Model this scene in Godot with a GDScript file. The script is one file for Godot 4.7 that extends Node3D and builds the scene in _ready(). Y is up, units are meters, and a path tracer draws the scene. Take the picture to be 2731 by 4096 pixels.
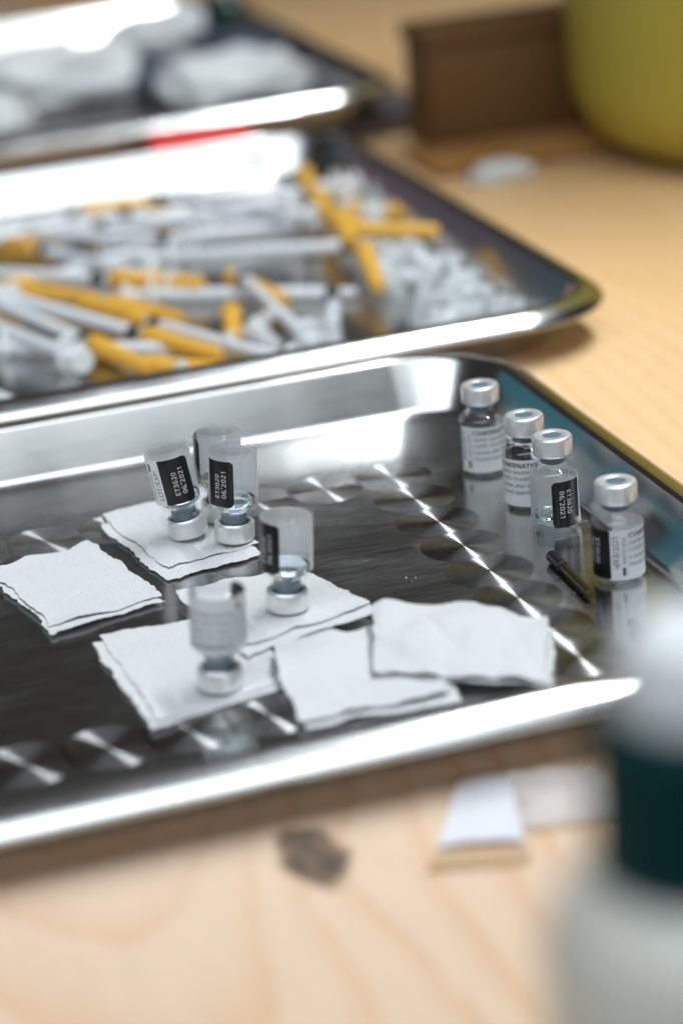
extends Node3D

const RV := 0.008            # radius of a vial body
var M := {}                  # shared materials
var names := {}
var rng := RandomNumberGenerator.new()


func _ready():
	# ---------- camera ----------
	var cam := Camera3D.new()
	cam.name = "camera"
	var right := Vector3(0.95092502, -0.08252109, 0.29821449)
	var up := Vector3(0.18057183, 0.93064414, -0.31826923)
	var back := Vector3(-0.25126765, 0.35649931, 0.89987378)
	cam.transform = Transform3D(Basis(right, up, back), Vector3(-0.26779, 0.29737, 0.64527))
	var lens := CameraAttributesPhysical.new()
	lens.frustum_focal_length = 56.66
	lens.frustum_focus_distance = 0.784
	lens.exposure_aperture = 3.2
	lens.frustum_near = 0.02
	lens.frustum_far = 60.0
	cam.attributes = lens
	add_child(cam)
	cam.current = true
	# ---------- surroundings and exposure ----------
	var around := WorldEnvironment.new()
	around.name = "surroundings"
	var env := Environment.new()
	env.background_mode = Environment.BG_COLOR
	env.background_color = Color(0.034, 0.031, 0.029).linear_to_srgb()
	env.tonemap_mode = Environment.TONE_MAPPER_LINEAR
	env.tonemap_exposure = 1.06
	env.sdfgi_enabled = true
	env.ssao_enabled = true
	env.ssil_enabled = true
	around.environment = env
	add_child(around)
	# ---------- lamps of the hall, all outside the frame ----------
	lamp("ceiling_lamp", "narrow ceiling tube lamp above the right side of the trays", Vector3(0.62, 1.8, -0.30), Vector3(0.0, 0.0, 0.0), Vector2(0.05, 1.4), 3.3, Color(0.95, 0.98, 1.0))
	lamp("ceiling_lamp", "broad ceiling lamp panel above the front of the table", Vector3(-1.00, 1.9, 0.95), Vector3(0.0, 0.0, 0.0), Vector2(3.2, 1.2), 2.9, Color(0.93, 0.97, 1.0))
	lamp("lit_window", "wide bright window behind the viewer, mirrored in the tray walls", Vector3(-0.15, 0.95, 2.40), Vector3(PI / 2, 0.0, 0.0), Vector2(2.1, 0.9), 0.08, Color(0.94, 0.98, 1.0))

	rng.seed = 4711
	make_materials()
	table()
	trays()
	background_things()
	gauze_papers()
	vials()
	syringes()
	back_tray_things()
	front_things()


# ------------------------------------------------------------------ helpers
func numbered(called: String) -> String:
	var n: int = names.get(called, 0)
	names[called] = n + 1
	return called if n == 0 else "%s_%03d" % [called, n]


func thing(called: String, label: String, category: String, at := Vector3.ZERO, group := "") -> Node3D:
	var o := Node3D.new()
	o.name = numbered(called)
	o.position = at
	add_child(o)
	tag(o, label, category, group)
	return o


func tag(o: Node, label: String, category: String, group := ""):
	o.set_meta("label", label)
	o.set_meta("category", category)
	if group != "":
		o.set_meta("group", group)


func part(called: String, mesh: Mesh, mat: Material, parent: Node) -> MeshInstance3D:
	var o := MeshInstance3D.new()
	o.name = called if parent != self else numbered(called)
	o.mesh = mesh
	o.material_override = mat
	parent.add_child(o, true)
	return o


func copy(src: Node3D, label: String) -> Node3D:
	var c := src.duplicate()
	var base := String(src.name)
	var k := base.rfind("_")
	if k > 0 and base.substr(k + 1).is_valid_int():
		base = base.substr(0, k)
	c.name = numbered(base)
	add_child(c)
	c.set_meta("label", label)
	return c


func mat(color: Color, rough: float, metal := 0.0) -> StandardMaterial3D:
	var m := StandardMaterial3D.new()
	m.albedo_color = color.linear_to_srgb()
	m.roughness = rough
	m.metallic = metal
	return m


func pane(color: Color, alpha: float, rough := 0.02) -> StandardMaterial3D:
	var m := StandardMaterial3D.new()
	var c := color.linear_to_srgb()
	c.a = alpha
	m.albedo_color = c
	m.transparency = BaseMaterial3D.TRANSPARENCY_ALPHA
	m.roughness = rough
	return m


func lamp(called: String, label: String, at: Vector3, turn: Vector3, size: Vector2, energy: float, tone: Color):
	var root := thing(called, label, "window" if called == "lit_window" else "ceiling lamp", at)
	root.rotation = turn
	var housing := BoxMesh.new()
	housing.size = Vector3(size.x + 0.04, 0.05, size.y + 0.04)
	var h := part("housing", housing, mat(Color(0.6, 0.6, 0.6), 0.6), root)
	h.position = Vector3(0, 0.04, 0)
	var glow := mat(Color(0.8, 0.8, 0.8), 0.5)
	glow.emission_enabled = true
	glow.emission = tone
	glow.emission_energy_multiplier = 1.0
	var face := BoxMesh.new()
	face.size = Vector3(size.x, 0.008, size.y)
	var f := part("lamp_diffuser", face, glow, root)
	f.position = Vector3(0, 0.010, 0)
	var l := AreaLight3D.new()
	l.name = "lamp_light"
	l.area_size = size
	l.area_normalize_energy = true
	l.light_energy = energy
	l.light_color = tone
	l.area_range = 12.0
	l.area_attenuation = 2.0
	l.shadow_enabled = true
	l.rotation = Vector3(-PI / 2, 0, 0)
	root.add_child(l)


func noise(freq: float, seed_: int, octaves := 3) -> FastNoiseLite:
	var n := FastNoiseLite.new()
	n.seed = seed_
	n.frequency = freq
	n.fractal_octaves = octaves
	n.noise_type = FastNoiseLite.TYPE_SIMPLEX_SMOOTH
	return n


# a turned shape: profile of (radius, height); creases sharper than 35 degrees stay sharp
func lathe(profile: Array, segs := 48, oval := 1.0) -> ArrayMesh:
	var pts := []
	for p in profile:
		pts.append(Vector2(p[0], p[1]))
	var n := pts.size()
	var nor := []
	for i in n - 1:
		var d: Vector2 = (pts[i + 1] - pts[i]).normalized()
		nor.append(Vector2(d.y, -d.x))
	var st := SurfaceTool.new()
	st.begin(Mesh.PRIMITIVE_TRIANGLES)
	for i in n - 1:
		var na: Vector2 = nor[i]
		var nb: Vector2 = nor[i]
		if i > 0 and nor[i - 1].dot(nor[i]) > 0.8:
			na = (nor[i - 1] + nor[i]).normalized()
		if i < n - 2 and nor[i + 1].dot(nor[i]) > 0.8:
			nb = (nor[i + 1] + nor[i]).normalized()
		for k in segs:
			var v := []
			for e in [[k, pts[i], na], [k + 1, pts[i], na], [k + 1, pts[i + 1], nb], [k, pts[i + 1], nb]]:
				var a: float = TAU * e[0] / segs
				v.append([Vector3(e[1].x * sin(a), e[1].y, e[1].x * cos(a) * oval), Vector3(e[2].x * sin(a), e[2].y, e[2].x * cos(a)), Vector2(float(e[0]) / segs, e[1].y * 20.0)])
			for t in [0, 2, 1, 0, 3, 2]:
				st.set_normal(v[t][1])
				st.set_uv(v[t][2])
				st.add_vertex(v[t][0])
	return st.commit()


func arc(list: Array, c: Vector2, r: float, a0: float, a1: float, steps: int):
	for i in steps + 1:
		var a := deg_to_rad(lerpf(a0, a1, float(i) / steps))
		list.append([c.x + r * cos(a), c.y + r * sin(a)])


# rounded box, chamfered on all edges
func soft_box(size: Vector3, r: float, steps := 3) -> ArrayMesh:
	var st := SurfaceTool.new()
	st.begin(Mesh.PRIMITIVE_TRIANGLES)
	var h := size / 2.0 - Vector3(r, r, r)
	var n := steps * 4
	for face in 6:
		var axis := face / 2
		var s := 1.0 if face % 2 == 0 else -1.0
		var grid := []
		for i in n + 1:
			var row := []
			for j in n + 1:
				var u := 2.0 * i / n - 1.0
				var w := 2.0 * j / n - 1.0
				var d := Vector3.ZERO
				d[axis] = s
				d[(axis + 1) % 3] = tan(u * PI / 4)
				d[(axis + 2) % 3] = tan(w * PI / 4) * s
				var nn := d.normalized()
				row.append([Vector3(h.x * clampf(nn.x * 6, -1, 1), h.y * clampf(nn.y * 6, -1, 1), h.z * clampf(nn.z * 6, -1, 1)) + nn * r, nn])
			grid.append(row)
		for i in n:
			for j in n:
				for t in [[0, 0], [1, 1], [1, 0], [0, 0], [0, 1], [1, 1]]:
					var q = grid[i + t[0]][j + t[1]]
					st.set_normal(q[1])
					st.add_vertex(q[0])
	return st.commit()


# round rod along a line
func rod(a: Vector3, b: Vector3, ra: float, rb: float, segs := 16) -> ArrayMesh:
	var l := a.distance_to(b)
	var m := lathe([[0, 0], [ra * 0.85, 0], [ra, ra * 0.15], [rb, l - rb * 0.15], [rb * 0.85, l], [0, l]], segs)
	var y := (b - a).normalized()
	var x := y.cross(Vector3(0.31, 0.2, 0.93)).normalized()
	var st := SurfaceTool.new()
	st.begin(Mesh.PRIMITIVE_TRIANGLES)
	st.append_from(m, 0, Transform3D(Basis(x, y, x.cross(y)), a))
	return st.commit()


# ------------------------------------------------------------------ materials
func make_materials():
	# steel: bare pressed sheet; fine wear in the roughness
	var fine := noise(0.02, 3, 4)
	var im := Image.create(512, 512, false, Image.FORMAT_RGB8)
	var smear := noise(0.006, 9, 3)
	for y in 512:
		for x in 512:
			var v := 0.5 + 0.5 * fine.get_noise_2d(x * 0.6, y * 5.0)
			var w := 0.5 + 0.5 * smear.get_noise_2d(x, y)
			var r := clampf(0.16 + 0.06 * v + 0.07 * w * w, 0, 1)
			im.set_pixel(x, y, Color(r, r, r))
	var steel := mat(Color(0.60, 0.60, 0.59), 1.0, 1.0)
	steel.roughness_texture = ImageTexture.create_from_image(im)
	steel.uv1_triplanar = true
	steel.uv1_scale = Vector3(9, 9, 9)
	M.steel = steel
	# tray floor: long straight drawing scratches, rough across them and smooth along them
	var im2 := Image.create(512, 1024, false, Image.FORMAT_RGB8)
	var streak := noise(0.012, 21, 2)
	var streak2 := noise(0.05, 22, 2)
	var blot := noise(0.005, 23, 3)
	for y in 1024:
		for x in 512:
			var s1 := absf(streak.get_noise_2d(x * 0.35, y * 22.0))
			var s2 := absf(streak2.get_noise_2d(x * 0.30, y * 17.0))
			var b := 0.5 + 0.5 * blot.get_noise_2d(x, y)
			var r := clampf(0.10 + 0.13 * s1 + 0.11 * s2 + 0.08 * b * b, 0, 1)
			im2.set_pixel(x, y, Color(r, r, r))
	var floor_steel := mat(Color(0.58, 0.58, 0.575), 1.0, 1.0)
	floor_steel.roughness_texture = ImageTexture.create_from_image(im2)
	floor_steel.anisotropy_enabled = true
	floor_steel.anisotropy = -0.55
	M.floor_steel = floor_steel
	# polished swirl: concentric scratches between mirror bands
	var im3 := Image.create(8, 512, false, Image.FORMAT_RGB8)
	var rr := RandomNumberGenerator.new()
	rr.seed = 8
	for y in 512:
		var r := rr.randf_range(0.18, 0.27) if y % 5 > 0 else rr.randf_range(0.29, 0.33)
		for x in 8:
			im3.set_pixel(x, y, Color(r, r, r))
	var swirl := mat(Color(0.58, 0.58, 0.575), 1.0, 1.0)
	swirl.roughness_texture = ImageTexture.create_from_image(im3)
	swirl.anisotropy_enabled = true
	swirl.anisotropy = -1.0
	M.swirl = swirl

	M.glass = pane(Color(0.97, 0.99, 1.0), 0.0, 0.02)
	M.glass.metallic_specular = 0.42
	var liquid := StandardMaterial3D.new()
	liquid.albedo_color = Color(0.92, 0.97, 0.99, 0.0)
	liquid.roughness = 0.0
	liquid.refraction_enabled = true
	liquid.refraction_scale = 0.033
	M.liquid = liquid
	M.rubber = mat(Color(0.10, 0.155, 0.20), 0.55)
	M.label = mat(Color(0.86, 0.87, 0.89), 0.5)
	M.label.backlight_enabled = true
	M.label.backlight = Color(1.0, 1.0, 1.0)
	M.patch = mat(Color(0.006, 0.006, 0.007), 0.28)
	M.ink = mat(Color(0.03, 0.03, 0.04), 0.5)
	M.white_ink = mat(Color(0.72, 0.73, 0.74), 0.5)
	var alu := mat(Color(0.84, 0.84, 0.84), 0.40, 0.70)
	M.alu = alu

	# tissue: matt, with the relief of pressed fibres
	var tissue := mat(Color(0.655, 0.66, 0.66), 0.95)
	var hm := Image.create(256, 256, false, Image.FORMAT_RGB8)
	var fib := noise(0.10, 31, 3)
	var fib2 := noise(0.02, 32, 3)
	for y in 256:
		for x in 256:
			var v := clampf(0.5 + 0.30 * fib.get_noise_2d(x * 1.6, y) + 0.4 * fib2.get_noise_2d(x, y), 0, 1)
			hm.set_pixel(x, y, Color(v, v, v))
	tissue.heightmap_enabled = true
	tissue.heightmap_scale = 0.06
	tissue.heightmap_texture = ImageTexture.create_from_image(hm)
	tissue.uv1_triplanar = true
	tissue.uv1_scale = Vector3(35, 35, 35)
	M.tissue = tissue

	M.barrel = pane(Color(0.86, 0.88, 0.91), 0.80, 0.30)
	M.plunger = mat(Color(0.86, 0.88, 0.90), 0.4)
	M.gasket = mat(Color(0.012, 0.016, 0.02), 0.5)
	M.yellow = mat(Color(0.84, 0.46, 0.06), 0.4)
	M.yellow.backlight_enabled = true
	M.yellow.backlight = Color(0.5, 0.4, 0.2)
	M.clear_cap = pane(Color(0.85, 0.88, 0.90), 0.50, 0.30)


# ------------------------------------------------------------------ table
func table():
	var x0 := -0.75
	var x1 := 0.75
	var z0 := -1.9
	var z1 := 0.42
	var w := 1024
	var h := 1600
	var im := Image.create(w, h, false, Image.FORMAT_RGB8)
	var warp := noise(1.0, 5, 3)
	var tone := noise(1.0, 6, 2)
	var fib := noise(1.0, 7, 2)
	var pales := [Color(0.83, 0.60, 0.41), Color(0.85, 0.565, 0.29)]
	var lates := [Color(0.76, 0.41, 0.20), Color(0.74, 0.38, 0.13)]
	var knot := Vector2(-0.1376, 0.1225)
	for j in h:
		var z := lerpf(z0, z1, (j + 0.5) / h)
		for i in w:
			var x := lerpf(x0, x1, (i + 0.5) / w)
			# two wide glued boards, each cut from its own trunk
			var board := 0 if x < 0.055 else 1
			var cx := -0.19 if board == 0 else 0.30
			var dx := x - cx + 0.012 * warp.get_noise_2d(x * 3.0, z * 1.5 + board * 40.0)
			var dep := 0.035 + 0.10 * (z + 0.12 - 0.30 * board) + 0.02 * warp.get_noise_2d(z * 2.0, 7.0 + board * 11.0)
			var kd := Vector2((x - knot.x), (z - knot.y) * 0.55)
			var kl := kd.length()
			var r := sqrt(dx * dx + dep * dep) + 0.010 * exp(-kl * kl / 0.0006)
			var f := fposmod(r / 0.0105 + 0.35 * warp.get_noise_2d(x * 14.0, z * 4.0), 1.0)
			var ring := pow(f, 3.5)
			ring *= 0.75 + 0.45 * tone.get_noise_2d(x * 8.0, z * 2.5)
			var c: Color = pales[board].lerp(lates[board], clampf(ring * 0.85 + 0.24 * tone.get_noise_2d(x * 5.0 + 9.0, z * 1.6), 0, 1))
			c = c * (1.0 + 0.05 * fib.get_noise_2d(x * 520.0, z * 24.0))
			var kk := kl + 0.0030 * warp.get_noise_2d(x * 70.0, z * 55.0)
			if kk < 0.0100:
				var ringk := 0.5 + 0.5 * sin(kk * 2600.0)
				var kc := Color(0.24, 0.125, 0.035).lerp(Color(0.050, 0.022, 0.010), clampf(0.40 + 0.9 * tone.get_noise_2d(x * 140.0, z * 60.0) + ringk * 0.35, 0, 1))
				c = c.lerp(kc, clampf((0.0100 - kk) / 0.0022, 0, 1))
			im.set_pixel(i, j, Color(clampf(c.r, 0, 1), clampf(c.g, 0, 1), clampf(c.b, 0, 1)).linear_to_srgb())
	var m := mat(Color(1, 1, 1), 0.42)
	m.albedo_texture = ImageTexture.create_from_image(im)
	var st := SurfaceTool.new()
	st.begin(Mesh.PRIMITIVE_TRIANGLES)
	var t := 0.03
	var c8 := [Vector3(x0, 0, z0), Vector3(x1, 0, z0), Vector3(x1, 0, z1), Vector3(x0, 0, z1), Vector3(x0, -t, z0), Vector3(x1, -t, z0), Vector3(x1, -t, z1), Vector3(x0, -t, z1)]
	for q in [[0, 1, 2, 3], [7, 6, 5, 4], [3, 2, 6, 7], [1, 0, 4, 5], [0, 3, 7, 4], [2, 1, 5, 6]]:
		for k in [0, 1, 2, 0, 2, 3]:
			var v: Vector3 = c8[q[k]]
			st.set_uv(Vector2((v.x - x0) / (x1 - x0), (v.z - z0) / (z1 - z0)))
			st.add_vertex(v)
	st.generate_normals()
	var o := part("wooden_table", st.commit(), m, self)
	tag(o, "pale pine wood table top with grain and a dark knot", "table")


# ------------------------------------------------------------------ trays
func loop_points(hx: float, hz: float, rc: float) -> Array:
	var out := []   # [corner centre, outward normal]
	for q in [[1, 1, 0], [-1, 1, 90], [-1, -1, 180], [1, -1, 270]]:
		var c := Vector3(q[0] * (hx - rc), 0, q[1] * (hz - rc))
		for i in 15:
			var a := deg_to_rad(q[2] + 90.0 * i / 14.0)
			out.append([c, Vector3(cos(a), 0, sin(a))])
	return out


func sweep(path: Array, rc: float, profile: Array) -> ArrayMesh:
	var st := SurfaceTool.new()
	st.begin(Mesh.PRIMITIVE_TRIANGLES)
	var n := profile.size()
	var nor := []
	for i in n - 1:
		var d := (Vector2(profile[i + 1][0], profile[i + 1][1]) - Vector2(profile[i][0], profile[i][1])).normalized()
		nor.append(Vector2(-d.y, d.x))
	for i in n - 1:
		var na: Vector2 = nor[i]
		var nb: Vector2 = nor[i]
		if i > 0 and nor[i - 1].dot(nor[i]) > 0.7:
			na = (nor[i - 1] + nor[i]).normalized()
		if i < n - 2 and nor[i + 1].dot(nor[i]) > 0.7:
			nb = (nor[i + 1] + nor[i]).normalized()
		for k in path.size():
			var k2 := (k + 1) % path.size()
			var v := []
			for e in [[k, i, na], [k2, i, na], [k2, i + 1, nb], [k, i + 1, nb]]:
				var pc: Vector3 = path[e[0]][0]
				var pn: Vector3 = path[e[0]][1]
				v.append([pc + pn * (rc + profile[e[1]][0]) + Vector3(0, profile[e[1]][1], 0), pn * e[2].x + Vector3(0, e[2].y, 0)])
			for t in [0, 2, 1, 0, 3, 2]:
				st.set_normal(v[t][1])
				st.add_vertex(v[t][0])
	return st.commit()


func make_tray(label: String, at: Vector3, hx: float, hz: float) -> Node3D:
	var root := thing("steel_tray", label, "tray", at, "steel trays in a row on the table")
	var rc := 0.047
	var path := loop_points(hx, hz, rc)
	var prof := []
	# inside: floor edge, fillet, sloping wall, rounded lip, rim with a beaded edge, then underneath
	arc(prof, Vector2(-0.0258, 0.0080), 0.0050, -90.0, -30.0, 8)
	arc(prof, Vector2(-0.0102, 0.0200), 0.0025, 150.0, 88.0, 8)
	arc(prof, Vector2(-0.0104, 0.0101), 0.0124, 84.0, 36.0, 10)
	arc(prof, Vector2(-0.00118, 0.01680), 0.0010, 36.0, -100.0, 6)
	arc(prof, Vector2(-0.0104, 0.0101), 0.0110, 34.0, 78.0, 8)
	prof.append_array([[-0.0098, 0.0209], [-0.0113, 0.0206]])
	arc(prof, Vector2(-0.0258, 0.0080), 0.0062, -30.0, -90.0, 8)
	part("rim_and_walls", sweep(path, rc, prof), M.steel, root)
	# floor and underside
	for side in 2:
		var y := 0.0030 if side == 0 else 0.0018
		var st := SurfaceTool.new()
		st.begin(Mesh.PRIMITIVE_TRIANGLES)
		for k in path.size():
			var a: Vector3 = path[k][0] + path[k][1] * (rc - 0.0258)
			var q: Array = path[(k + 1) % path.size()]
			var b: Vector3 = q[0] + q[1] * (rc - 0.0258)
			var tri := [Vector3(0, y, 0), a + Vector3(0, y, 0), b + Vector3(0, y, 0)]
			for v: Vector3 in tri:
				st.set_normal(Vector3(0, 1 if side == 0 else -1, 0))
				st.set_uv(Vector2(v.x * 6.0 + 0.3, v.z * 6.0 + 0.2))
				st.add_vertex(v)
		part("tray_floor" if side == 0 else "underside", st.commit(), M.floor_steel if side == 0 else M.steel, root)
	return root


# one circular polishing mark, cut off where it meets its neighbours
func swirl_mesh(dirs: Array, pitch: float, radius: float) -> ArrayMesh:
	var st := SurfaceTool.new()
	st.begin(Mesh.PRIMITIVE_TRIANGLES)
	var segs := 72
	var rings := 6
	var lim := []
	for k in segs + 1:
		var a := TAU * k / segs
		var d := Vector2(cos(a), sin(a))
		var r := radius
		for n: Vector2 in dirs:
			var c := d.dot(n)
			if c > 0.01:
				r = minf(r, pitch / 2.0 / c)
		lim.append([d, r])
	for k in segs:
		for i in rings:
			var q := []
			for e in [[k, i], [k + 1, i], [k + 1, i + 1], [k, i + 1]]:
				var r: float = lim[e[0]][1] * maxf(e[1] / float(rings), 0.004)
				q.append([lim[e[0]][0] * r, Vector2(e[0] / float(segs) * 8.0, r / radius * 0.98)])
			for t in [0, 2, 1, 0, 3, 2]:
				st.set_normal(Vector3.UP)
				st.set_uv(q[t][1])
				st.add_vertex(Vector3(q[t][0].x, 0, q[t][0].y))
	return st.commit()


func trays():
	var front := make_tray("steel tray nearest the viewer, holding the glass vials on white tissue", Vector3(-0.1655, 0, -0.0458), 0.2014, 0.1586)
	make_tray("middle steel tray heaped with syringes and yellow needle caps", Vector3(-0.0470, 0, -0.4200), 0.1514, 0.2034)
	make_tray("blurred steel tray farthest back, with crumpled white packs", Vector3(0.0050, 0.012, -0.8460), 0.1514, 0.2064)
	# the frame of round polishing marks on the floor of the front tray
	var p := 0.0243
	var places := []
	for i in 8:
		places.append(Vector2(-0.0340, 0.0484 - i * p))
	for i in 9:
		places.append(Vector2(-0.0340 - (i + 1) * p * 1.024, 0.0484 - 7 * p))
	for i in 9:
		places.append(Vector2(-0.0340 - (i + 1) * p * 0.95, 0.0440))
	for a: Vector2 in places:
		var dirs := []
		for b: Vector2 in places:
			var d := b - a
			if d.length() > 0.001 and d.length() < p * 1.15:
				dirs.append(d.normalized())
		var o := part("polish_mark", swirl_mesh(dirs, p * 0.985, 0.0140), M.swirl, front)
		o.position = Vector3(a.x, 0.00305, a.y) - front.position
		o.rotation.y = 0.0


# ------------------------------------------------------------------ background
func background_things():
	# brown box
	var root := thing("brown_box", "dark brown flat box standing behind the trays, left of the yellow bin", "box", Vector3(0.322, 0, -0.628))
	var b := part("box_body", soft_box(Vector3(0.336, 0.058, 0.045), 0.002), mat(Color(0.150, 0.070, 0.016), 0.7), root)
	b.position.y = 0.0292
	var l := part("box_lid", soft_box(Vector3(0.340, 0.009, 0.049), 0.002), mat(Color(0.155, 0.072, 0.018), 0.7), root)
	l.position.y = 0.0628
	var card := part("cardboard_sheet", soft_box(Vector3(0.30, 0.004, 0.054), 0.0012), mat(Color(0.42, 0.20, 0.055), 0.8), self)
	card.position = Vector3(0.285, 0.0042, -0.5755)
	card.rotation = Vector3(0.0, 0.0, 0.0)
	tag(card, "brown cardboard sheet lying flat in front of the dark brown box", "cardboard")
	# yellow bin
	var prof := [[0.0, 0.0], [0.046, 0.0]]
	arc(prof, Vector2(0.052, 0.042), 0.042, -82.0, 0.0, 10)
	prof.append_array([[0.0955, 0.09], [0.118, 0.34], [0.124, 0.345], [0.124, 0.360], [0.118, 0.362], [0.116, 0.375], [0.06, 0.395], [0.0, 0.40]])
	for k in prof.size():
		prof[k] = [prof[k][0] + (0.030 if prof[k][0] > 0.0 else 0.0), prof[k][1]]
	var bin := part("yellow_bin", lathe(prof, 64), mat(Color(0.44, 0.38, 0.055), 0.42), self)
	bin.position = Vector3(0.338, 0.0, -0.530)
	tag(bin, "yellow plastic bin with rounded bottom in the upper right corner", "bin")
	# the far tray stands a little higher, on a folder
	var folder := part("grey_folder", soft_box(Vector3(0.30, 0.0118, 0.36), 0.002), mat(Color(0.13, 0.11, 0.115), 0.7), self)
	folder.position = Vector3(0.030, 0.0059, -0.850)
	tag(folder, "purplish grey folder under the far tray, its corner showing at the right", "folder")
	# red strap in the gap between the middle and the far tray
	var red := part("red_strap", soft_box(Vector3(0.056, 0.003, 0.026), 0.001), mat(Color(0.62, 0.022, 0.014), 0.6), self)
	red.position = Vector3(0.028, 0.0225, -0.635)
	red.rotation = Vector3(0.55, 0.0, 0.0)
	tag(red, "bright red flat strap in the gap below the far tray's rim", "strap")
	var board := part("ochre_board", soft_box(Vector3(0.75, 0.55, 0.02), 0.004), mat(Color(0.66, 0.50, 0.18), 0.7), self)
	board.position = Vector3(0.86, 0.70, -1.25)
	tag(board, "ochre yellow board hanging above the frame, mirrored in the tray floor", "board")
	# a white scrap by the box
	var s := crumple(Vector2(0.034, 0.016), 0.007, 12, 3)
	var wad := part("tissue_scrap", s, M.tissue, self)
	wad.position = Vector3(0.163, 0.003, -0.528)
	tag(wad, "small white tissue scrap on the table in front of the brown box", "tissue")
	# things outside the frame that the right-hand tray walls mirror
	var crate := part("blue_crate", soft_box(Vector3(0.62, 0.34, 0.25), 0.02), mat(Color(0.05, 0.27, 0.36), 0.5), self)
	crate.position = Vector3(-0.74, 0.17, -1.35)
	tag(crate, "teal blue plastic crate standing far left behind the trays, seen mirrored in steel", "crate")
	var bag := part("purple_bag", soft_box(Vector3(0.30, 0.24, 0.18), 0.06, 4), mat(Color(0.13, 0.085, 0.125), 0.8), self)
	bag.position = Vector3(-0.265, 0.12, -1.36)
	tag(bag, "dark purple bag beside the blue crate, seen mirrored in steel", "bag")


# a crumpled wad: a low rounded lump with folds
func crumple(size: Vector2, height: float, n: int, seed_: int) -> ArrayMesh:
	var nz := noise(1.0, seed_, 3)
	var st := SurfaceTool.new()
	st.begin(Mesh.PRIMITIVE_TRIANGLES)
	var pts := []
	for i in 2 * n:
		for j in n + 1:
			var u := TAU * i / (2.0 * n)
			var v := PI * j / n - PI / 2
			var d := Vector3(cos(v) * cos(u), sin(v), cos(v) * sin(u))
			var k := 1.0 + 0.34 * nz.get_noise_3d(d.x * 1.6, d.y * 1.6, d.z * 1.6) + 0.16 * absf(nz.get_noise_3d(d.x * 4.0, d.y * 4.0, d.z * 4.0))
			var e := Vector3(signf(d.x) * pow(absf(d.x), 0.7), d.y, signf(d.z) * pow(absf(d.z), 0.7)) * k
			pts.append(Vector3(e.x * size.x / 2, maxf(e.y * height, -height * 0.4), e.z * size.y / 2))
	st.set_smooth_group(0)
	for i in 2 * n:
		for j in n:
			for t in [[0, 0], [1, 0], [1, 1], [0, 0], [1, 1], [0, 1]]:
				st.add_vertex(pts[((i + t[0]) % (2 * n)) * (n + 1) + j + t[1]])
	st.index()
	st.generate_normals()
	return st.commit()


# ------------------------------------------------------------------ tissues
# one torn layer spread between four corners (x, z in millimetres), lifted by a height function
func tissue_layer(q: Array, y: float, tear: float, curl: float, seed_: int, bump := 0, n := 44) -> ArrayMesh:
	var nz := noise(1.0, seed_, 4)
	var wave := noise(1.0, seed_ % 100, 2)   # both layers lie in the same waves
	var top := []
	var low := []
	for i in n + 1:
		var r1 := []
		var r2 := []
		for j in n + 1:
			var u := float(i) / n
			var v := float(j) / n
			var p: Vector2 = q[0].lerp(q[1], u).lerp(q[3].lerp(q[2], u), v)
			var edge := minf(minf(u, 1 - u), minf(v, 1 - v))
			var k := exp(-edge * 16.0)
			p += Vector2(nz.get_noise_2d(p.x * 0.05, p.y * 0.05), nz.get_noise_2d(p.x * 0.05 + 50, p.y * 0.05)) * tear * 1.5 * k
			p += Vector2(nz.get_noise_2d(p.x * 0.8, p.y * 0.8), nz.get_noise_2d(p.x * 0.8 + 50, p.y * 0.8)) * tear * 0.55 * k
			var lift := 0.45 * wave.get_noise_2d(p.x * 0.035, p.y * 0.035) + 0.45
			lift += curl * exp(-edge * 9.0) * (0.5 + 0.9 * wave.get_noise_2d(p.x * 0.04 + 90, p.y * 0.04))
			if bump == 1:    # a soft fold along one edge
				lift += 3.0 * exp(-pow((v - 0.15) * 4.0, 2.0)) + sin(u * 5.0) * sin(v * 4.0) + 0.8 + 2.2 * absf(wave.get_noise_2d(p.x * 0.024 + 60.0, p.y * 0.024))
			elif bump == 2:  # two arches
				lift += (7.0 * exp(-pow((u - 0.14) * 4.0, 2.0)) + 6.0 * exp(-pow((u - 0.60) * 4.2, 2.0)) + 2.0) * (1.0 - 0.93 * v * v) + 3.0 * wave.get_noise_2d(p.x * 0.028 + 30.0, p.y * 0.028) * (1.0 - 0.7 * v) + 2.2 * absf(wave.get_noise_2d(p.x * 0.045 + 12.0, p.y * 0.03))
			lift = maxf(lift, 0.0)
			r1.append(Vector3(p.x, y + lift + 0.22, p.y) * 0.001)
			r2.append(Vector3(p.x, y + lift, p.y) * 0.001)
		top.append(r1)
		low.append(r2)
	var st := SurfaceTool.new()
	st.begin(Mesh.PRIMITIVE_TRIANGLES)
	st.set_smooth_group(0)
	for i in n:
		for j in n:
			for t in [[0, 0], [1, 0], [1, 1], [0, 0], [1, 1], [0, 1]]:
				st.add_vertex(top[i + t[0]][j + t[1]])
			for t in [[0, 0], [1, 1], [1, 0], [0, 0], [0, 1], [1, 1]]:
				st.add_vertex(low[i + t[0]][j + t[1]])
	st.set_smooth_group(1)
	for i in n:
		for e in [[i, 0, i + 1, 0], [i + 1, n, i, n], [0, i + 1, 0, i], [n, i, n, i + 1]]:
			var a: Vector3 = top[e[0]][e[1]]
			var b: Vector3 = top[e[2]][e[3]]
			var c: Vector3 = low[e[2]][e[3]]
			var d: Vector3 = low[e[0]][e[1]]
			var out: Vector3 = (a + b - top[n / 2][n / 2] * 2.0) * Vector3(1, 0, 1)
			var tri := [a, c, b, a, d, c] if (b - a).cross(c - a).dot(out) > 0.0 else [a, b, c, a, c, d]
			for v in tri:
				st.add_vertex(v)
	st.index()
	st.generate_normals()
	return st.commit()


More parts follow.
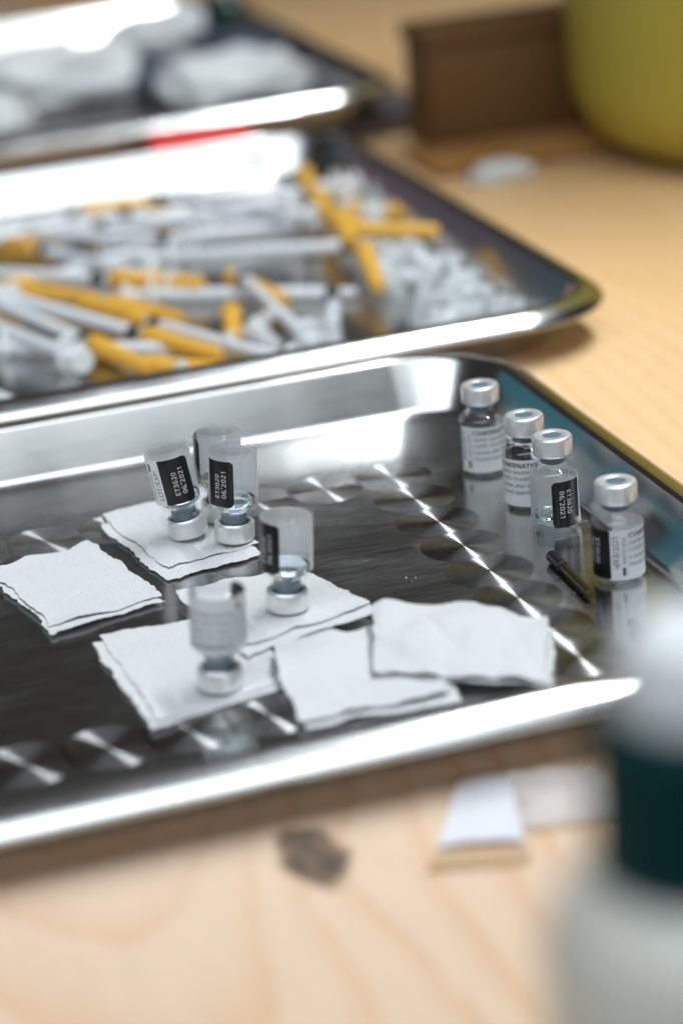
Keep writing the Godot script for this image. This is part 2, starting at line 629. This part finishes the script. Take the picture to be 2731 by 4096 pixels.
func sheet(label: String, q: Array, slip: Vector2, seed_: int, tear: float, curl: float, bump := 0, base := 3.1):
	var mid := Vector2.ZERO
	for p: Vector2 in q:
		mid += p / 4.0
	var root := thing("tissue_sheet", label, "tissue", Vector3(mid.x, base, mid.y) * 0.001, "torn double tissue sheets on the front tray")
	var up_q := []
	var low_q := []
	for p: Vector2 in q:
		up_q.append(p - mid)
		low_q.append(p - mid + slip)
	part("lower_layer", tissue_layer(low_q, 0.0, tear, curl * 0.6, seed_ + 100), M.tissue, root)
	part("upper_layer", tissue_layer(up_q, 0.30, tear, curl, seed_, bump), M.tissue, root)
	return root


func gauze_papers():
	sheet("flat torn white tissue sheet at the left edge, nothing standing on it", [Vector2(-181, -103), Vector2(-144.5, -111), Vector2(-134, -52), Vector2(-171, -44)], Vector2(-0.6, 4.0), 11, 1.5, 1.3)
	sheet("torn white tissue sheet under the three upturned vials", [Vector2(-136.5, -134), Vector2(-99, -141), Vector2(-94, -80), Vector2(-127, -74)], Vector2(-2.5, 8.5), 12, 1.4, 0.8)
	sheet("white tissue sheet under the single upturned vial right of centre", [Vector2(-130, -51), Vector2(-90, -50), Vector2(-78, -10), Vector2(-124, 2)], Vector2(1.5, 5.0), 13, 1.2, 1.0, 0, 4.6)
	sheet("white tissue sheet under the blurred nearest upturned vial", [Vector2(-159, -31), Vector2(-117, -28), Vector2(-114, 27), Vector2(-156, 37)], Vector2(-3.5, 3.0), 14, 1.2, 1.0)
	sheet("crumpled white tissue sheet by the front rim, lying partly under another", [Vector2(-116, 10), Vector2(-80, 12), Vector2(-76, 58), Vector2(-121, 57)], Vector2(2.0, 3.0), 15, 1.2, 2.0, 1)
	sheet("raised and arched white tissue sheet right of the others by the front rim", [Vector2(-84, 10), Vector2(-37, 33), Vector2(-52, 69), Vector2(-93, 40)], Vector2(1.0, 2.0), 16, 1.0, 1.6, 2, 5.6)


# ------------------------------------------------------------------ vials
func wrap_text(st: SurfaceTool, font: Font, text: String, cap: float, s0: float, y0: float, turned: bool, stretch := 1.0):
	var tm := TextMesh.new()
	tm.font = font
	tm.text = text
	tm.font_size = 96
	tm.pixel_size = 0.05
	tm.depth = 0.0
	tm.curve_step = 1.0
	tm.horizontal_alignment = HORIZONTAL_ALIGNMENT_LEFT
	tm.vertical_alignment = VERTICAL_ALIGNMENT_BOTTOM
	var k_size := cap / (96.0 * 0.714 * 0.05)
	var arrays := tm.get_mesh_arrays()
	var vs: PackedVector3Array = arrays[Mesh.ARRAY_VERTEX]
	var idx = arrays[Mesh.ARRAY_INDEX]
	if idx == null or idx.is_empty():
		idx = range(vs.size())
	var low := 1e9
	var left := 1e9
	for v in vs:
		low = minf(low, v.y)
		left = minf(left, v.x)
	for k: int in idx:
		var a := (vs[k].x - left) * stretch * k_size
		var b := (vs[k].y - low) * k_size
		var s := s0 + (b if turned else a)
		var y := y0 + (-a if turned else b)
		ring_vertex(st, s, y, RV + 0.00016)


func ring_vertex(st: SurfaceTool, s: float, y: float, r: float, facing := 1.0):
	var a := (s - 0.0102) / RV
	st.set_normal(Vector3(sin(a), 0, cos(a)) * facing)
	st.add_vertex(Vector3(r * sin(a), y, r * cos(a)))


# a strip bent round the vial between two places on its girth; corner rounds its left-hand corners
func band(s0: float, s1: float, y0: float, y1: float, r: float, thick: float, corner: float) -> ArrayMesh:
	var st := SurfaceTool.new()
	st.begin(Mesh.PRIMITIVE_TRIANGLES)
	var n := 40
	var cols := []
	for i in n + 1:
		var t := float(i) / n
		var s := lerpf(s0, s1, t * t)
		var cut := 0.0
		var d := s - s0
		if corner > 0 and d < corner:
			cut = corner - sqrt(maxf(corner * corner - (corner - d) * (corner - d), 0.0))
		cols.append([s, y0 + cut, y1 - cut])
	for i in n:
		var a: Array = cols[i]
		var b: Array = cols[i + 1]
		for v in [[a[0], a[1]], [a[0], a[2]], [b[0], b[2]], [a[0], a[1]], [b[0], b[2]], [b[0], b[1]]]:
			ring_vertex(st, v[0], v[1], r + thick)
		for v in [[a[0], a[1]], [b[0], b[2]], [a[0], a[2]], [a[0], a[1]], [b[0], b[1]], [b[0], b[2]]]:
			ring_vertex(st, v[0], v[1], r, -1.0)
		for yy in [1, 2]:
			for v in [[a[0], a[yy], r], [b[0], b[yy], r], [b[0], b[yy], r + thick], [a[0], a[yy], r], [b[0], b[yy], r + thick], [a[0], a[yy], r + thick]]:
				ring_vertex(st, v[0], v[1], v[2])
	return st.commit()


var vial_meshes := {}


func vial_parts():
	var mm := 0.001
	# outer wall then inner wall, one closed body of glass
	var g := [[0.0, 0.0008], [0.0045, 0.0006]]
	arc(g, Vector2(0.0068, 0.0012), 0.0012, -90, 0, 6)
	g.append([0.0080, 0.0180])
	arc(g, Vector2(0.0052, 0.0184), 0.0028, 8, 66, 8)
	arc(g, Vector2(0.0069, 0.0232), 0.0020, 232, 180, 5)
	g.append([0.0049, 0.0262])
	g.append([0.0044, 0.0262])
	g.append([0.0044, 0.0230])
	arc(g, Vector2(0.0046, 0.0182), 0.0024, 72, 8, 7)
	g.append([0.0070, 0.0030])
	arc(g, Vector2(0.0058, 0.0028), 0.0012, 0, -90, 5)
	g.append([0.0030, 0.0018])
	g.append([0.0, 0.0020])
	g.reverse()
	var flip := []
	for p in g:
		flip.append(p)
	flip.reverse()
	vial_meshes.glass = lathe(flip, 64)
	vial_meshes.stopper = lathe([[0.0, 0.0222], [0.0030, 0.0222], [0.0042, 0.0228], [0.00425, 0.0262], [0.0055, 0.0264], [0.0056, 0.0304], [0.0029, 0.0305], [0.0026, 0.0313], [0.0, 0.0315]], 40)
	var cap := [[0.0050, 0.0254], [0.0060, 0.0252], [0.0065, 0.0257], [0.0066, 0.0262]]
	arc(cap, Vector2(0.0056, 0.0308), 0.0010, 0, 90, 7)
	cap.append_array([[0.0035, 0.03185], [0.0030, 0.0316], [0.0029, 0.0309], [0.0029, 0.0307], [0.0057, 0.0306]])
	vial_meshes.cap = lathe(cap, 64)
	vial_meshes.liquid = lathe([[0.0, 0.00206], [0.0030, 0.00186], [0.0058, 0.0017], [0.0068, 0.0025], [0.00694, 0.0032], [0.00694, 0.0054], [0.0062, 0.0051], [0.0, 0.0051]], 48)
	# when the vial stands on its cap the liquid fills the shoulder
	vial_meshes.liquid_turned = lathe([[0.0, 0.0176], [0.0060, 0.0176], [0.00694, 0.0172], [0.00694, 0.0185], [0.0063, 0.0197], [0.0052, 0.0204], [0.0043, 0.0218], [0.0042, 0.0220], [0.0030, 0.0221], [0.0, 0.0221]], 48)
	vial_meshes.label = band(0.0098, 0.0395, 0.0016, 0.0181, RV + 0.00003, 0.00006, 0.0)
	vial_meshes.patch = band(0.0, 0.0103, 0.0020, 0.0179, RV + 0.00004, 0.00009, 0.0016)
	var sans := SystemFont.new()
	sans.font_names = PackedStringArray(["Droid Sans"])
	var bold := SystemFont.new()
	bold.font_names = PackedStringArray(["Droid Sans"])
	bold.font_weight = 700
	var mono := SystemFont.new()
	mono.font_names = PackedStringArray(["Droid Sans Mono"])
	var st := SurfaceTool.new()
	st.begin(Mesh.PRIMITIVE_TRIANGLES)
	wrap_text(st, sans, "LOT/EXP:", 0.0019, 0.0110, 0.0160, true, 1.05)
	wrap_text(st, mono, "PAA165994", 0.0009, 0.0140, 0.0156, true, 1.3)
	wrap_text(st, bold, "COMIRNATY®", 0.0016, 0.0162, 0.0154, false, 1.0)
	var lines := ["sterile concentrate", "COVID-19 mRNA vaccine", "6 doses after dilution", "Discard date/time:"]
	for i in 4:
		wrap_text(st, sans, lines[i], 0.00125, 0.0162, 0.0132 - 0.0024 * i, false, 1.0)
	# the bar and the thin rule beside the turned lines
	for r in [[0.01395, 0.0149, 0.0031, 0.0058], [0.01545, 0.01553, 0.0030, 0.0165]]:
		for v in [[0, 2], [0, 3], [1, 3], [0, 2], [1, 3], [1, 2]]:
			ring_vertex(st, r[v[0]], r[v[1]], RV + 0.00016)
	vial_meshes.print = st.commit()
	var st2 := SurfaceTool.new()
	st2.begin(Mesh.PRIMITIVE_TRIANGLES)
	wrap_text(st2, mono, "ET3620", 0.00150, 0.0050, 0.0148, true, 1.13)
	wrap_text(st2, mono, "06", 0.00150, 0.0025, 0.0147, true, 1.2)
	wrap_text(st2, mono, "2021", 0.00150, 0.0025, 0.0108, true, 1.2)
	for v in [[0, 0], [1, 1], [0, 1], [0, 0], [1, 0], [1, 1]]:   # the stroke between month and year
		ring_vertex(st2, 0.0024 + 0.0018 * v[0], 0.01205 - 0.0007 * v[0] - 0.00030 * v[1], RV + 0.00016)
	vial_meshes.lot = st2.commit()


func vial(label: String, at: Vector3, yaw: float, turned: bool, lean := 0.0, lean_to := Vector3.ZERO) -> Node3D:
	var root := thing("glass_vial", label, "vial", at, "small glass vials in the front tray")
	part("glass_body", vial_meshes.glass, M.glass, root)
	part("stopper", vial_meshes.stopper, M.rubber, root)
	part("metal_cap", vial_meshes.cap, M.alu, root)
	part("liquid", vial_meshes.liquid_turned if turned else vial_meshes.liquid, M.liquid, root)
	var l := part("label", vial_meshes.label, M.label, root)
	part("printing", vial_meshes.print, M.ink, l)
	var p := part("black_patch", vial_meshes.patch, M.patch, root)
	part("lot_printing", vial_meshes.lot, M.white_ink, p)
	if turned:
		for c in root.get_children():
			c.transform = Transform3D(Basis(Vector3.RIGHT, PI), Vector3(0, 0.0319, 0)) * c.transform
	var b := Basis(Vector3.UP, deg_to_rad(yaw))
	if lean != 0.0:
		b = Basis(Vector3(-0.27, 0, 0.963).normalized(), deg_to_rad(-lean)) * b
	root.basis = b
	return root


func vials():
	vial_parts()
	var f := 0.00312
	vial("upright vial at the back right corner, first of the row along the right wall", Vector3(-0.0026, f, -0.1123), -87.0, false)
	vial("upright vial half hidden behind the one showing a black label patch", Vector3(-0.0012, f, -0.0739), -140.0, false)
	vial("upright vial with its black label patch turned right, third from the back", Vector3(-0.0008, f, -0.0500), 45.0, false)
	vial("upright vial nearest the viewer on the right, black patch on its left side", Vector3(0.0004, f, -0.0010), -41.6, false)
	vial("upturned vial leaning to the left, leftmost of the three on the tissue", Vector3(-0.1135, 0.0052, -0.0984), 138.3, true, -8.0)
	vial("upturned vial standing in front of the trio, black patch at its left", Vector3(-0.1008, 0.0050, -0.0869), 93.0, true, 4.0)
	vial("upturned vial at the back of the trio, mostly hidden", Vector3(-0.1000, 0.0050, -0.1085), 43.0, true, 3.0)
	vial("single upturned vial right of centre with a black patch at its left edge", Vector3(-0.1021, 0.0062, -0.0194), 75.0, true, 4.5)
	vial("blurred upturned vial nearest the viewer, on the lower tissue", Vector3(-0.1348, 0.0050, 0.0235), 243.0, true, 3.5)


# ------------------------------------------------------------------ syringes
# along +x from the gasket at the origin: barrel, rod, finger flange; the needle side lies towards -x
func make_syringe(label: String, capped: bool, barrel_len: float) -> Node3D:
	var root := thing("syringe", label, "syringe", Vector3.ZERO, "syringes heaped in the middle tray")
	var turn := Basis(Vector3(0, 0, 1), -PI / 2)
	var L := barrel_len
	var b := part("barrel", lathe([[0.0008, -0.008], [0.0020, -0.008], [0.0022, -0.002], [0.0029, 0.0], [0.0029, L], [0.0025, L], [0.0025, 0.001], [0.0008, -0.001]], 24), M.barrel, root)
	b.basis = turn
	var fl := part("finger_flange", lathe([[0.0026, L - 0.0008], [0.0075, L - 0.0008], [0.0080, L], [0.0075, L + 0.0008], [0.0026, L + 0.0008]], 28, 0.6), M.plunger, root)
	fl.basis = turn
	var pr := part("plunger_rod", lathe([[0.0, 0.004], [0.0022, 0.004], [0.0022, L + 0.012], [0.0050, L + 0.012], [0.0054, L + 0.0127], [0.0050, L + 0.0136], [0.0, L + 0.0136]], 20), M.plunger, root)
	pr.basis = turn
	var gk := part("gasket", lathe([[0.0, -0.0012], [0.0028, -0.0006], [0.0031, 0.0], [0.0031, 0.0058], [0.0, 0.0060]], 24), M.gasket, root)
	gk.basis = turn
	if capped:
		var c := part("needle_cap", cap_mesh(), M.yellow, root)
		c.basis = Basis(Vector3(0, 0, 1), PI / 2)
		c.position = Vector3(-0.004, 0, 0)
	return root


func cap_mesh() -> ArrayMesh:
	return lathe([[0.0, 0.0], [0.0042, 0.0], [0.0046, 0.0006], [0.0046, 0.010], [0.0041, 0.011], [0.0034, 0.044], [0.0026, 0.046], [0.0, 0.046]], 24)


func aim(o: Node3D, a: Vector2, b: Vector2, ya: float, yb: float):
	var p := Vector3(a.x, ya, a.y) * 0.001
	var q := Vector3(b.x, yb, b.y) * 0.001
	var x := (q - p).normalized()
	var z := x.cross(Vector3.UP).normalized()
	o.transform = Transform3D(Basis(x, z.cross(x), z), p)


func syringes():
	var capped := make_syringe("syringe with a dark gasket lying across the left of the middle tray", true, 0.086)
	aim(capped, Vector2(-91, -480), Vector2(-22, -340), 13, 11)
	var list := [
		["syringe with white flange at the front right of the heap", Vector2(-20, -372), Vector2(-16, -285), 14, 8, false],
		["syringe running to a big white flange at the front left", Vector2(-142, -390), Vector2(-96, -262), 13, 10, false],
		["syringe on the left whose yellow cap points to the front rim", Vector2(-100, -328), Vector2(-132, -425), 9, 12, true],
		["syringe beside it with the second yellow cap at the front", Vector2(-78, -324), Vector2(-125, -412), 10, 14, true],
		["syringe at the front middle with its flange near the rim", Vector2(-71, -330), Vector2(-34, -258), 12, 9, true],
		["long syringe lying crosswise in the middle of the heap", Vector2(38, -388), Vector2(-56, -433), 16, 14, false],
		["syringe whose pale yellow cap points right under the heap", Vector2(-74, -414), Vector2(-120, -452), 12, 13, true],
		["syringe along the back wall of the middle tray", Vector2(-6, -552), Vector2(74, -534), 10, 9, true],
		["bright syringe at the left edge, lying crosswise", Vector2(-34, -450), Vector2(-112, -522), 16, 17, false],
		["syringe lying on top in the back half of the heap", Vector2(-60, -500), Vector2(30, -478), 15, 14, false],
		["syringe in the back half, partly under others", Vector2(36, -470), Vector2(-52, -476), 9, 10, true],
		["syringe at the back left with a dark gasket near the wall", Vector2(-58, -554), Vector2(-140, -560), 10, 9, true],
		["syringe slanting back on the left of the heap", Vector2(-100, -440), Vector2(-20, -470), 9, 10, true],
		["syringe slanting under the left front of the heap", Vector2(-60, -300), Vector2(-140, -352), 7, 7, false],
		["syringe low in the middle, beside the dark floor gap", Vector2(18, -350), Vector2(-56, -392), 6, 7, false],
		["syringe across the back left half, resting on two others", Vector2(-40, -512), Vector2(-128, -500), 17, 16, false],
		["syringe across the back right half with its flange near the wall", Vector2(-14, -500), Vector2(66, -520), 13, 12, false],
		["syringe in the back middle slanting towards the viewer", Vector2(-20, -530), Vector2(34, -455), 18, 17, false],
	]
	for s in list:
		var o: Node3D
		if s[5]:
			o = copy(capped, s[0])
		else:
			o = copy(capped, s[0])
			var c := o.get_node("needle_cap")
			o.remove_child(c)
			c.free()
		aim(o, s[1], s[2], s[3], s[4])
	# loose yellow needle caps
	var first: Node3D
	var caps := [
		["yellow needle cap standing out at the back right corner of the heap", Vector2(59, -540), Vector2(48, -484), 17, 18],
		["yellow needle cap in the middle of the yellow chain on the right", Vector2(47, -474), Vector2(40, -428), 20, 20],
		["yellow needle cap continuing the chain towards the front", Vector2(42, -424), Vector2(34, -378), 21, 20],
		["yellow needle cap at the front end of the chain", Vector2(36, -366), Vector2(27, -318), 19, 13],
		["yellow needle cap branching right from the chain", Vector2(38, -404), Vector2(72, -380), 20, 19],
		["yellow needle cap lying apart near the right wall", Vector2(70, -511), Vector2(70, -470), 8, 8],
		["orange needle cap lying lengthwise at the left centre", Vector2(-112, -436), Vector2(-78, -391), 8, 8],
		["orange needle cap crossing below it", Vector2(-88, -400), Vector2(-68, -345), 8, 9],
		["orange needle cap at the centre left, under the long syringe", Vector2(-76, -388), Vector2(-52, -340), 7, 7],
		["short upright yellow needle cap end at the front middle", Vector2(-32, -349), Vector2(-42, -308), 6, 7],
		["yellow needle cap half under a white barrel in the middle", Vector2(-20, -394), Vector2(-10, -360), 9, 7],
		["yellow needle cap low behind the left syringe", Vector2(-112, -520), Vector2(-90, -486), 8, 8],
		["yellow needle cap on the tray floor by the front rim", Vector2(-84, -292), Vector2(-52, -262), 6, 6],
	]
	for c in caps:
		if first == null:
			first = thing("yellow_needle_cap", c[0], "needle cap", Vector3.ZERO, "loose yellow needle caps in the middle tray")
			var k := part("cap_shell", cap_mesh(), M.yellow, first)
			k.basis = Basis(Vector3(0, 0, 1), -PI / 2)
		var o: Node3D = first if c[0] == caps[0][0] else copy(first, c[0])
		aim(o, c[1], c[2], c[3], c[4])
	# the drift of small clear caps along the right wall
	var tip := lathe([[0.0, 0.0], [0.0036, 0.0], [0.0040, 0.001], [0.0036, 0.010], [0.0027, 0.016], [0.0020, 0.017], [0.0, 0.017]], 16)
	var clear: Node3D
	var text := "small clear plastic tip cap in the pile along the right wall"
	for i in 62:
		var t := rng.randf()
		var along := lerpf(-500.0, -262.0, pow(t, 0.8))
		var x := rng.randf_range(lerpf(44.0, 30.0, t), 73.0)
		var y := 7.0 + 8.0 * rng.randf() * (0.3 + 0.7 * (x - 30.0) / 45.0)
		var o: Node3D
		if clear == null:
			clear = thing("clear_tip_cap", text, "tip cap", Vector3.ZERO, "clear tip caps in the middle tray")
			var k := part("cap_shell", tip, M.clear_cap, clear)
			k.position = Vector3(0, -0.008, 0)
			o = clear
		else:
			o = copy(clear, text)
		o.transform = Transform3D(Basis.from_euler(Vector3(rng.randf_range(-1.9, 1.9), rng.randf() * TAU, rng.randf_range(-0.4, 0.4))), Vector3(x, y, along) * 0.001)
	# more of the same caps spilt under the syringes at the front left
	for i in 9:
		var o := copy(clear, "small clear plastic tip cap lying under the syringes")
		o.transform = Transform3D(Basis.from_euler(Vector3(rng.randf_range(-1.9, 1.9), rng.randf() * TAU, 0.0)), Vector3(rng.randf_range(-150, 10), 7.0, rng.randf_range(-330, -256)) * 0.001)


# ------------------------------------------------------------------ far tray
func back_tray_things():
	var list := [
		["big crumpled white pack at the left of the far tray", Vector3(-0.012, 0.027, -0.845), Vector2(0.105, 0.10), 0.018, 41],
		["crumpled white pack at the back of the far tray", Vector3(0.095, 0.024, -0.975), Vector2(0.085, 0.06), 0.014, 42],
		["crumpled white pack at the front right of the far tray", Vector3(0.085, 0.025, -0.775), Vector2(0.085, 0.105), 0.014, 43],
		["white pack lying against the front rim at the far left", Vector3(-0.075, 0.025, -0.755), Vector2(0.06, 0.06), 0.012, 44],
	]
	for s in list:
		var o := part("white_pack", crumple(s[2], s[3], 22, s[4]), M.tissue, self)
		o.position = s[1]
		tag(o, s[0], "pack", "white packs in the far tray")
	var cloth := part("navy_wrap", crumple(Vector2(0.060, 0.060), 0.012, 18, 45), mat(Color(0.025, 0.035, 0.065), 0.7), self)
	cloth.position = Vector3(0.050, 0.022, -0.830)
	tag(cloth, "dark navy wrap between the white packs of the far tray", "wrap")
	var cloth2 := part("navy_wrap", crumple(Vector2(0.055, 0.10), 0.014, 18, 46), mat(Color(0.03, 0.04, 0.06), 0.7), self)
	cloth2.position = Vector3(0.112, 0.024, -0.860)
	tag(cloth2, "dark blue wrap by the right wall of the far tray", "wrap")
	var root := thing("small_bottle", "small cream capped dark green bottle at the back right of the far tray", "bottle", Vector3(0.118, 0.015, -0.910))
	part("bottle_body", lathe([[0.0, 0.0], [0.013, 0.0], [0.015, 0.002], [0.015, 0.034], [0.008, 0.042], [0.0, 0.042]], 32), mat(Color(0.012, 0.035, 0.025), 0.3), root)
	part("bottle_cap", lathe([[0.009, 0.0425], [0.0098, 0.043], [0.0098, 0.062], [0.009, 0.063], [0.0, 0.063]], 32), mat(Color(0.66, 0.56, 0.44), 0.5), root)


# ------------------------------------------------------------------ foreground
func front_things():
	# bottle at the lower right, very near
	var root := thing("white_bottle", "large blurred white bottle with dark teal collar in the lower right corner", "bottle", Vector3(-0.1357, 0.0, 0.3537))
	part("bottle_body", lathe([[0.0, 0.0], [0.0225, 0.0], [0.0245, 0.002], [0.0245, 0.1167 - 0.012], [0.022, 0.1167 - 0.006], [0.017, 0.1167 - 0.0013], [0.010, 0.1167 - 0.0002], [0.0, 0.1167 - 0.0002]], 48), mat(Color(0.66, 0.65, 0.59), 0.45), root)
	var teal := mat(Color(0.001, 0.034, 0.036), 0.65)
	teal.metallic_specular = 0.25
	var y0 := 0.1167
	var collar := [[0.0, y0], [0.0154, y0], [0.0162, y0 + 0.0007]]
	for i in 8:
		collar.append([0.0162 if i % 2 == 0 else 0.0160, y0 + 0.0010 + i * 0.0030])
	collar.append_array([[0.0159, y0 + 0.0245], [0.0148, y0 + 0.0255], [0.0, y0 + 0.0255]])
	part("collar", lathe(collar, 48), teal, root)
	part("nozzle", lathe([[0.0, y0 + 0.0256], [0.0116, y0 + 0.0256], [0.0122, y0 + 0.0264], [0.0114, y0 + 0.0345], [0.0092, y0 + 0.0380], [0.0, y0 + 0.0392]], 40), mat(Color(0.76, 0.78, 0.80), 0.4), root)
	# paper sachet and clear wrapper on the table in front of the tray
	var sach := thing("paper_sachet", "white paper sachet with a tan flap on the table before the front tray", "sachet", Vector3(-0.094, 0.0003, 0.124))
	part("sachet_sheet", tissue_layer([Vector2(3, -21), Vector2(16, -17), Vector2(7, 17), Vector2(-14, 10)], 0.6, 0.4, 1.0, 61, 0, 16), mat(Color(0.74, 0.73, 0.76), 0.6), sach)
	part("tan_flap", tissue_layer([Vector2(-16, 13), Vector2(7, 20), Vector2(4, 27), Vector2(-20, 20)], 0.1, 0.5, 0.6, 62, 0, 16), pane(Color(0.66, 0.46, 0.26), 0.40, 0.4), sach)
	var wrap := part("clear_wrapper", tissue_layer([Vector2(-79, 108), Vector2(-58, 112), Vector2(-60, 140), Vector2(-85, 136)], 0.8, 1.0, 3.0, 63, 0, 20), pane(Color(0.9, 0.92, 0.95), 0.30, 0.15), self)
	tag(wrap, "clear crinkled plastic wrapper between the sachet and the white bottle", "wrapper")
	# dark sticks lying on the tray floor
	var stick := thing("dark_stick", "thin dark brown stick with a black tip left of the nearest upright vial", "stick", Vector3(-0.0140, 0.0052, -0.0215))
	part("black_tip", rod(Vector3(0, 0, 0), Vector3(-0.0004, 0, 0.0105), 0.0020, 0.0019), mat(Color(0.008, 0.009, 0.010), 0.4), stick)
	part("shaft", rod(Vector3(-0.0004, 0, 0.0106), Vector3(-0.0014, 0, 0.0350), 0.0014, 0.0014), mat(Color(0.06, 0.042, 0.012), 0.25, 0.6), stick)
	var stick2 := part("dark_stick", rod(Vector3(0, 0, 0), Vector3(0.0006, 0, 0.042), 0.0016, 0.0016), mat(Color(0.02, 0.02, 0.018), 0.3), self)
	stick2.position = Vector3(-0.0125, 0.0048, 0.0370)
	tag(stick2, "thin dark stick end in front of the nearest upright vial", "stick")
	# lint on the front tray
	var mmesh := MultiMesh.new()
	mmesh.transform_format = MultiMesh.TRANSFORM_3D
	mmesh.mesh = soft_box(Vector3(0.0004, 0.00012, 0.0003), 0.00005, 1)
	mmesh.instance_count = 70
	for i in 70:
		var b := Basis(Vector3.UP, rng.randf() * TAU).scaled(Vector3.ONE * rng.randf_range(0.35, 1.1))
		mmesh.set_instance_transform(i, Transform3D(b, Vector3(rng.randf_range(-0.21, 0.0), 0.00318, rng.randf_range(-0.12, 0.09))))
	var lint := MultiMeshInstance3D.new()
	lint.name = "lint_specks"
	lint.multimesh = mmesh
	lint.material_override = mat(Color(0.8, 0.8, 0.8), 0.9)
	add_child(lint)
	lint.set_meta("kind", "stuff")
	tag(lint, "tiny white lint specks scattered over the front tray's floor", "lint")
